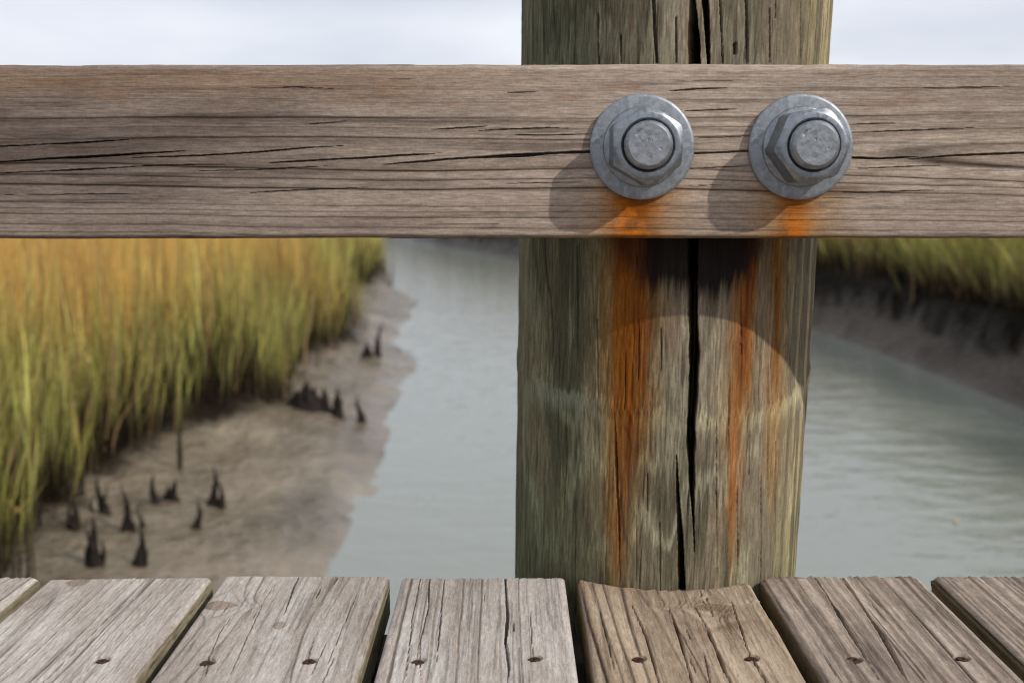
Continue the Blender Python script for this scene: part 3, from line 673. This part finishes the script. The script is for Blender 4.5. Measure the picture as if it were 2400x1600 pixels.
# underside arris: darker, a bit of green
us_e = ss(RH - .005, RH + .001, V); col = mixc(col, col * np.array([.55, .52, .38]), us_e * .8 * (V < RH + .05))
tw = .0009 * (fbm(us * 9, us * 0, 460, 3) - .5) * 2
hh = h
X = U; N_ = pts[:, 1][:, None] + nor[:, 1][:, None] * hh; Vv = pts[:, 0][:, None] + nor[:, 0][:, None] * (hh + (.0007 * (fbm(U * 60, V * 10, 462, 3) - .5)))
P = np.stack([X, RY - N_, rz1 - Vv + tw[None, :]], -1)
nr, nc = U.shape
V3 = P.reshape(-1, 3); cfm = np.clip(col, .004, .9).reshape(-1, 3)
fl = [quads(nr, nc, wrap_r=True, flip=True)]
for k, cs in ((0, 0), (nc - 1, 1)):
    b_ = len(V3); V3 = np.vstack([V3, P[:, k], P[:, k].mean(0)[None]]); cfm = np.vstack([cfm, col[:, k], col[:1, k]])
    tri = np.array([[b_ + j, b_ + (j + 1) % nr, b_ + nr] for j in range(nr)]); fl.append(tri if cs == 0 else tri[:, ::-1])
rail = mesh_obj('rail', V3, fl, M_rail, None, (0, RY + RT / 2, rz0), cfm)
tag(rail, 'weathered grey brown horizontal timber rail bolted across the post', 'rail')

# ------------------------------------------------------------------ bolts
def lathe(prof, n=72):
    a = np.linspace(0, 2 * math.pi, n, endpoint=False); pr = np.array(prof)
    v = np.stack([pr[:, 0][:, None] * np.cos(a), pr[:, 0][:, None] * np.sin(a), pr[:, 1][:, None] + 0 * a], -1).reshape(-1, 3)
    return v, [quads(len(pr), n, wrap_c=True)]
def to_rail(v, cx, cz, tiltx=0, tilty=0):
    """local (x right, y up, z out of the rail) -> world"""
    x, y, z = v[:, 0], v[:, 1], v[:, 2]
    return np.stack([cx + x + z * tiltx, RY - z, cz + y + z * tilty], -1)
def nut_mesh(rot, H=.0295, AF=.0540, n=120, z0=.006):
    a = np.linspace(0, 2 * math.pi, n, endpoint=False)
    d = (a - rot + math.pi / 6) % (math.pi / 3) - math.pi / 6
    d = ((a - rot) % (math.pi / 3)) - math.pi / 6
    Rh = (AF / 2) / np.cos(d)
    Rh = Rh - .0009 * np.exp(-((np.abs(d) - math.pi / 6) / .06) ** 2)
    rc_ = AF / 2 * .94; hole = .0192
    rows = []
    rows.append((np.full(n, hole), np.full(n, H - .003))); rows.append((np.full(n, hole + .0012), np.full(n, H - .0006))); rows.append((np.full(n, hole + .002), np.full(n, H)))
    rows.append((np.full(n, rc_ - .001), np.full(n, H))); rows.append((np.full(n, rc_), np.full(n, H - .0003)))
    for k in (.33, .66, 1.0):
        rr = rc_ + (Rh - rc_) * k; rows.append((rr, H - .0003 - (rr - rc_) * .62))
    ze = H - .0003 - (Rh - rc_) * .62
    rows.append((Rh + .0002, ze - .0006)); rows.append((Rh + .0002, np.full(n, .0032)))
    rows.append((Rh * .2 + .8 * .0295 + .001, np.full(n, .0022)))
    rows.append((np.full(n, .0315), np.full(n, .0018))); rows.append((np.full(n, .0320), np.full(n, .0010))); rows.append((np.full(n, .0320), np.full(n, -.0005)))
    v = np.concatenate([np.stack([r_ * np.cos(a), r_ * np.sin(a), z_ + z0], -1) for r_, z_ in rows])
    return v, [quads(len(rows), n, wrap_c=True)]
def shank_mesh(rot, z0=.006, H=.0425):
    R = .0188; pr = [(R * .92, z0)]
    z = z0 + .018; k = 0
    while z < H - .004:
        pr += [(R, z), (R - .0007, z + .00085)]; z += .0017
    pr += [(R, H - .0035), (R - .0004, H - .0024), (R - .0022, H - .0006), (R - .0030, H)]
    # end face: slightly dished, dents by displacement
    for rr in np.linspace(R - .0034, .0004, 26): pr.append((rr, H))
    v, f = lathe(pr, 96)
    m = v[:, 2] > H - .0001; x, y = v[m, 0], v[m, 1]
    d = .00028 * (fbm(x * 300 + rot * 9, y * 300, 500, 3) - .5) * 1.2
    for (dx, dy, w_) in ((-.0085, .0098, .0011), (-.0062, .0112, .0010), (-.0100, .0078, .0009), (-.001, .004, .0008), (.002, .003, .0007), (.009, -.003, .0008)):
        d = d - .0008 * np.exp(-(((x - dx) * .8 + (y - dy) * .6) / w_) ** 2 - ((-(x - dx) * .6 + (y - dy) * .8) / (w_ * .5)) ** 2)
    v[m, 2] += d
    nn = len(v); v = np.vstack([v, [[0, 0, H]]]); last = np.arange(nn - 96, nn)
    f.append(np.array([[last[k], last[(k + 1) % 96], nn] for k in range(96)]))
    return v, f
for (bx, bv), rot, lab, tx in ((B1, math.radians(90), 'galvanized hex bolt with washer on the rail with the wider rust stain below it', .03), (B2, math.radians(68), 'galvanized hex bolt with washer on the rail nearest the right picture edge', .07)):
    bz = rz1 - bv; org = np.array([bx, RY, bz])
    e = empty('bolt', org); tag(e, lab, 'bolt', 'bolts through the rail')
    v, f = lathe([(.018, .0002), (.0415, .0002), (.0421, .0012), (.0423, .003), (.0420, .0046), (.0410, .0056), (.0395, .0060), (.018, .0060)], 128)
    ang = np.arctan2(v[:, 1], v[:, 0]); v[:, :2] *= (1 + .006 * (fbm(np.cos(ang) * 3 + 9, np.sin(ang) * 3 + rot, 510, 2) - .5))[:, None]
    mesh_obj('washer', to_rail(v, bx, bz), f, M_wash, e, org, sharp=32)
    v, f = nut_mesh(rot); mesh_obj('nut', to_rail(v, bx, bz, tx, .02), f, M_nut, e, org, sharp=18)
    v, f = shank_mesh(rot); mesh_obj('bolt_end', to_rail(v, bx, bz, tx, .02), f, M_bolt, e, org, sharp=28)

# ------------------------------------------------------------------ marsh grass
M_grass, t, p = newmat('cordgrass'); L = t.links.new
at = N(t, 'ShaderNodeAttribute', attribute_name='Col'); n1 = N(t, 'ShaderNodeTexNoise'); n1.inputs['Scale'].default_value = 9
tcn = N(t, 'ShaderNodeTexCoord'); mr = N(t, 'ShaderNodeMapRange'); mr.inputs[3].default_value = .75; mr.inputs[4].default_value = 1.25
sc_ = N(t, 'ShaderNodeVectorMath', operation='SCALE'); tr = N(t, 'ShaderNodeBsdfTranslucent'); ms = N(t, 'ShaderNodeMixShader'); ms.inputs[0].default_value = .3
L(tcn.outputs['Object'], n1.inputs['Vector']); L(n1.outputs['Fac'], mr.inputs[0]); L(at.outputs['Color'], sc_.inputs[0]); L(mr.outputs[0], sc_.inputs['Scale'])
L(sc_.outputs[0], p.inputs['Base Color']); L(sc_.outputs[0], tr.inputs[0]); p.inputs['Roughness'].default_value = .55; p.inputs['Specular IOR Level'].default_value = .2
L(p.outputs[0], ms.inputs[1]); L(tr.outputs[0], ms.inputs[2]); L(ms.outputs[0], t.nodes['Material Output'].inputs[0])

def blades(base, hgt, wid, lean, az, droop, gold, seed, seg=5, dry=None, big=None):
    """ribbons: base (n,3); returns verts, faces, colours"""
    n = len(base); rg = np.random.default_rng(seed)
    tt = np.linspace(0, 1, seg + 1)
    prof = np.interp(tt, [0, .15, .6, 1], [.8, 1, .8, .06])
    face = rg.uniform(0, math.pi, n)
    side = np.stack([np.cos(face), np.sin(face), 0 * face], -1)
    dirv = np.stack([np.cos(az), np.sin(az)], -1)
    off = lean[:, None] * tt + droop[:, None] * tt ** 2.4
    zz = hgt[:, None] * (tt - .25 * (droop / np.maximum(hgt, .1))[:, None] * tt ** 3)
    cx = base[:, 0, None] + dirv[:, 0, None] * off; cy = base[:, 1, None] + dirv[:, 1, None] * off; cz = base[:, 2, None] + zz
    ctr = np.stack([cx, cy, cz], -1)
    hwid = (wid[:, None] * prof / 2)[..., None] * side[:, None, :]
    v = np.stack([ctr - hwid, ctr + hwid], 2)             # n, seg+1, 2, 3
    i0 = (np.arange(n) * (seg + 1) * 2)[:, None] + np.arange(seg)[None, :] * 2
    f = np.stack([i0, i0 + 1, i0 + 3, i0 + 2], -1).reshape(-1, 4)
    root = lin(28, 21, 16); stem = lin(92, 82, 52); green = lin(134, 138, 58); gr2 = lin(192, 186, 112); gold1 = lin(224, 184, 108); gold2 = lin(206, 152, 78); dead = lin(150, 124, 88)
    g = gold[:, None]; rnd = rg.uniform(0, 1, (n, 1))
    mid = mixc(green, gr2, rnd)
    tip = mixc(mixc(gold1, gold2, rg.uniform(0, 1, (n, 1))), mid, 1 - np.clip(g * 1.2, 0, 1))
    T = np.broadcast_to(tt[None, :], (n, seg + 1))
    cc = mixc(root, stem, ss(.10, .46, T)); cc = mixc(cc, np.broadcast_to(mid, cc.shape), ss(.34, .64, T))
    cc = mixc(cc, np.broadcast_to(tip, cc.shape), ss(.55 - .4 * g, .95 - .42 * g, T))
    if dry is None: dry = rg.uniform(0, 1, n) < .14
    cc = np.where(dry[:, None, None], mixc(dead * .7, dead, T), cc)
    cc = cc * rg.uniform(.5, 1.3, (n, 1, 1))
    if big is not None: cc = np.where(big[:, None, None], np.minimum(cc * 1.35, .8), cc)
    return v.reshape(-1, 3), f, np.repeat(cc[:, :, None, :], 2, 2).reshape(-1, 3)
def grass(name, label, y0, y1, xa, xb, inside, dens, seed, hmean, wmul, side=-1, over=.5):
    """scatter in bands of distance so that density falls with distance"""
    rg = np.random.default_rng(seed); VV, FF, CC = [], [], []; nb = 0
    ys_ = np.geomspace(y0, y1, 26)
    for k in range(25):
        a, b = ys_[k], ys_[k + 1]; ym = (a + b) / 2; sc = max(1.0, ym / 9.0)
        x0_, x1_ = xa(ym), xb(ym)
        n = int(dens / sc ** 1.7 * (b - a) * max(x1_ - x0_, 0))
        if n < 5: continue
        x = rg.uniform(x0_, x1_, n); y = rg.uniform(a, b, n); ins = inside(x, y)
        clump = fbm(x * 2.2, y * 2.2, seed, 2); keep = (ins > 0) & (rg.uniform(0, 1, n) < .25 + ss(.3, .6, clump)) & (rg.uniform(0, 1, n) < .35 + ins / .25)
        x, y, ins, cl = x[keep], y[keep], ins[keep], clump[keep]; n = len(x)
        if n == 0: continue
        z = height(x, y) - .02
        hh_ = hmean * rg.uniform(.5, 1.14, n) * (.72 + .4 * ss(0, .6, ins)) * (.85 + .3 * cl)
        gold = np.clip(ss(-.15, 1.15, ins + .9 * (fbm(x * .7, y * .7, seed + 3, 3) - .5)) + rg.uniform(-.6, .3, n), 0, 1)
        wd = rg.uniform(.0035, .0085, n) * wmul * sc ** .8
        az_ = rg.uniform(0, 2 * math.pi, n); ov = (ins < .3) & (rg.uniform(0, 1, n) < .45); az_ = np.where(ov, (math.pi if side > 0 else 0) + rg.uniform(-.9, .9, n), az_)
        ln_ = np.abs(rg.normal(0, .05, n)) * hh_ + ov * rg.uniform(0, .22, n) * over; dr_ = np.abs(rg.normal(0, .06, n)) + ov * rg.uniform(0, .35, n) * over
        big = rg.uniform(0, 1, n) < .14; wd = wd * np.where(big, 2.1, 1)
        v, f, c_ = blades(np.stack([x, y, z], -1), hh_ * np.where(ov, 1 - .25 * over, 1), wd, ln_, az_, dr_, gold, seed + 100 + k, big=big)
        VV.append(v); FF.append(f + nb); CC.append(c_); nb += len(v)
    o = mesh_obj(name, np.vstack(VV), [np.vstack(FF)], M_grass, None, (0, 0, 0), np.vstack(CC))
    return tag(o, label, 'grass', kind='stuff')
grass('marsh_grass', 'tall green and golden marsh grass covering the left bank', 3.6, 70, lambda y: -.52 * y - 1.6, lambda y: XG(y) + .8, lambda x, y: XG(y) + .10 * np.sin(y * 5.3) + .06 * np.sin(y * 13 + x * 3) - x, 1250, 600, .86, 1.0, -1, .22)
grass('marsh_grass', 'green and rust tinged marsh grass on the dark right bank', 5.0, 70, lambda y: XR(y) + .3, lambda y: max(.52 * y + 1.6, XR(y) + 3.0), lambda x, y: x - XR(y) - .40 - .06 * np.sin(y * 4.1) - .04 * np.sin(y * 11), 1000, 700, .92, 1.2, 1, .6)

# lone stem in front of the grass edge and the leaning tuft at the lower left
def stem_thing(name, label, specs, seed):
    base = []; H = []; Wd = []; Ln = []; Az = []; Dr = []; Go = []
    for (bx, by, tx_, ty_, wd_, gd) in specs:
        b_ = on_ground(bx, by); tp = at_y(tx_, ty_, b_[1]); base.append(b_ - [0, 0, .03]); H.append(tp[2] - b_[2] + .03)
        dx = tp[0] - b_[0]; Ln.append(abs(dx)); Az.append(0 if dx > 0 else math.pi); Wd.append(wd_); Dr.append(0.03); Go.append(gd)
    base = np.array(base); o_ = base[0].copy(); n = len(base)
    v, f, c_ = blades(base, np.array(H), np.array(Wd), np.array(Ln), np.array(Az), np.array(Dr), np.array(Go), seed, 6, np.zeros(n, bool))
    o = mesh_obj(name, v, [f], M_grass, None, o_, c_)
    return tag(o, label, 'grass')
stem_thing('marsh_reed', 'single upright green grass stem standing on open mud in front of the grass', [(421, 1100, 414, 800, .022, .05), (424, 1100, 440, 860, .012, .1)], 11)
stem_thing('grass_tuft', 'tuft of leaning green blades at the lower left corner of the bank', [(96, 1236, 55, 940, .018, 0), (90, 1236, 8, 1080, .016, .1), (80, 1240, 75, 980, .014, .2), (-10, 1238, 60, 1160, .013, .6), (150, 1230, 200, 1010, .010, .3), (100, 1240, 20, 1160, .010, .7)], 12)

# dark root stubs standing in the mud
def stub(px, py, hpx, wpx, nsp, leanpx, label, seed):
    b_ = on_ground(px, py); mpp = b_[1] / F; rg = np.random.default_rng(seed)
    VV, FF, nb = [], [], 0
    for k in range(nsp):
        H = hpx * mpp * 1.12 * (1 if k == 0 else rg.uniform(.45, .9)); R = wpx * mpp / 2 * 1.7 * (.62 if nsp > 1 else .9) * (1 if k == 0 else rg.uniform(.5, .8))
        ox, oy = (0, 0) if k == 0 else (rg.uniform(-.6, .6) * wpx * mpp * .8, rg.uniform(-.5, .5) * wpx * mpp * .6)
        nz2, na = 10, 9
        t_ = np.linspace(0, 1, nz2); a = np.linspace(0, 2 * math.pi, na, endpoint=False)
        T, A = np.meshgrid(t_, a, indexing='ij')
        rr = R * (np.interp(T, [0, .12, .4, .8, 1], [1.35, .95, .55, .22, .03])) * (1 + .55 * (vn(A * 2.2 + seed, T * 5 + k * 7, seed) - .5))
        lx_ = leanpx * mpp * T ** 1.3 + .012 * np.sin(T * 5 + seed + k) 
        v = np.stack([b_[0] + ox + lx_ + rr * np.cos(A), b_[1] + oy + rr * np.sin(A) + .01 * np.sin(T * 4 + k), b_[2] - .04 + T * (H + .04)], -1).reshape(-1, 3)
        VV.append(v); FF.append(quads(nz2, na, wrap_c=True) + nb); nb += len(v)
    o = mesh_obj('root_stub', np.vstack(VV), [np.vstack(FF)], M_stub, None, b_, None)
    return tag(o, label, 'root stub', 'dark root stubs in the mud')
for k, a in enumerate([
    (226, 1326, 115, 50, 4, -8, 'widest clump of dark root stubs just above the left deck planks'),
    (329, 1331, 100, 36, 2, 0, 'dark root stub just above the deck, right of the widest clump'),
    (295, 1243, 104, 28, 2, -2, 'tall slim dark root stub behind the two stubs nearest the deck'),
    (326, 1236, 48, 12, 1, 2, 'small thin root stub right beside the tall slim stub'),
    (236, 1204, 82, 32, 3, 2, 'clump of dark root stubs against the near grass edge'),
    (363, 1178, 70, 20, 1, 0, 'slim dark root stub left of the low spiky clump on open mud'),
    (408, 1170, 46, 40, 5, 0, 'low spiky clump of root stubs at the foot of the lone green stem'),
    (505, 1186, 92, 34, 2, -5, 'tall broad based root stub standing farthest right on the near mud'),
    (458, 1237, 66, 20, 1, 9, 'small root stub leaning right on open mud, below the tall broad one'),
    (786, 972, 66, 34, 4, 10, 'clump of three dark root stubs between the grass point and the single stub'),
    (842, 987, 56, 19, 1, 1, 'single dark root stub nearest the water on the left bank'),
    (722, 950, 54, 72, 9, 0, 'wide row of dark root stubs at the end of the middle grass point'),
    (885, 834, 76, 14, 1, 10, 'thin leaning root stub near the water beyond the far mud point'),
    (857, 836, 34, 22, 3, 0, 'small root stubs at the foot of the far grass clump'),
    (172, 1240, 70, 40, 4, 0, 'dark root stubs at the grass foot beside the leaning tuft'),
]):
    stub(*a, 600 + k)

# floating leaf
p_ = at_z(2242, 1222, ZW + .006)
a = np.linspace(0, 2 * math.pi, 12, endpoint=False); rr = .5 + .12 * np.cos(2 * a)
v = np.stack([p_[0] + .018 * np.cos(a), p_[1] + .011 * np.sin(a) * 1.2, ZW + .006 + .006 * np.cos(a) ** 2], -1); v = np.vstack([v, [[p_[0], p_[1], ZW + .004]]])
lf_ = mesh_obj('fallen_leaf', v, [np.array([[k, (k + 1) % 12, 12] for k in range(12)])], M_leaf, None, (p_[0], p_[1], ZW + .004))
tag(lf_, 'tiny yellow leaf floating on the water right of the post', 'leaf')
for o in C.objects:
    if '_o' in o: del o['_o']
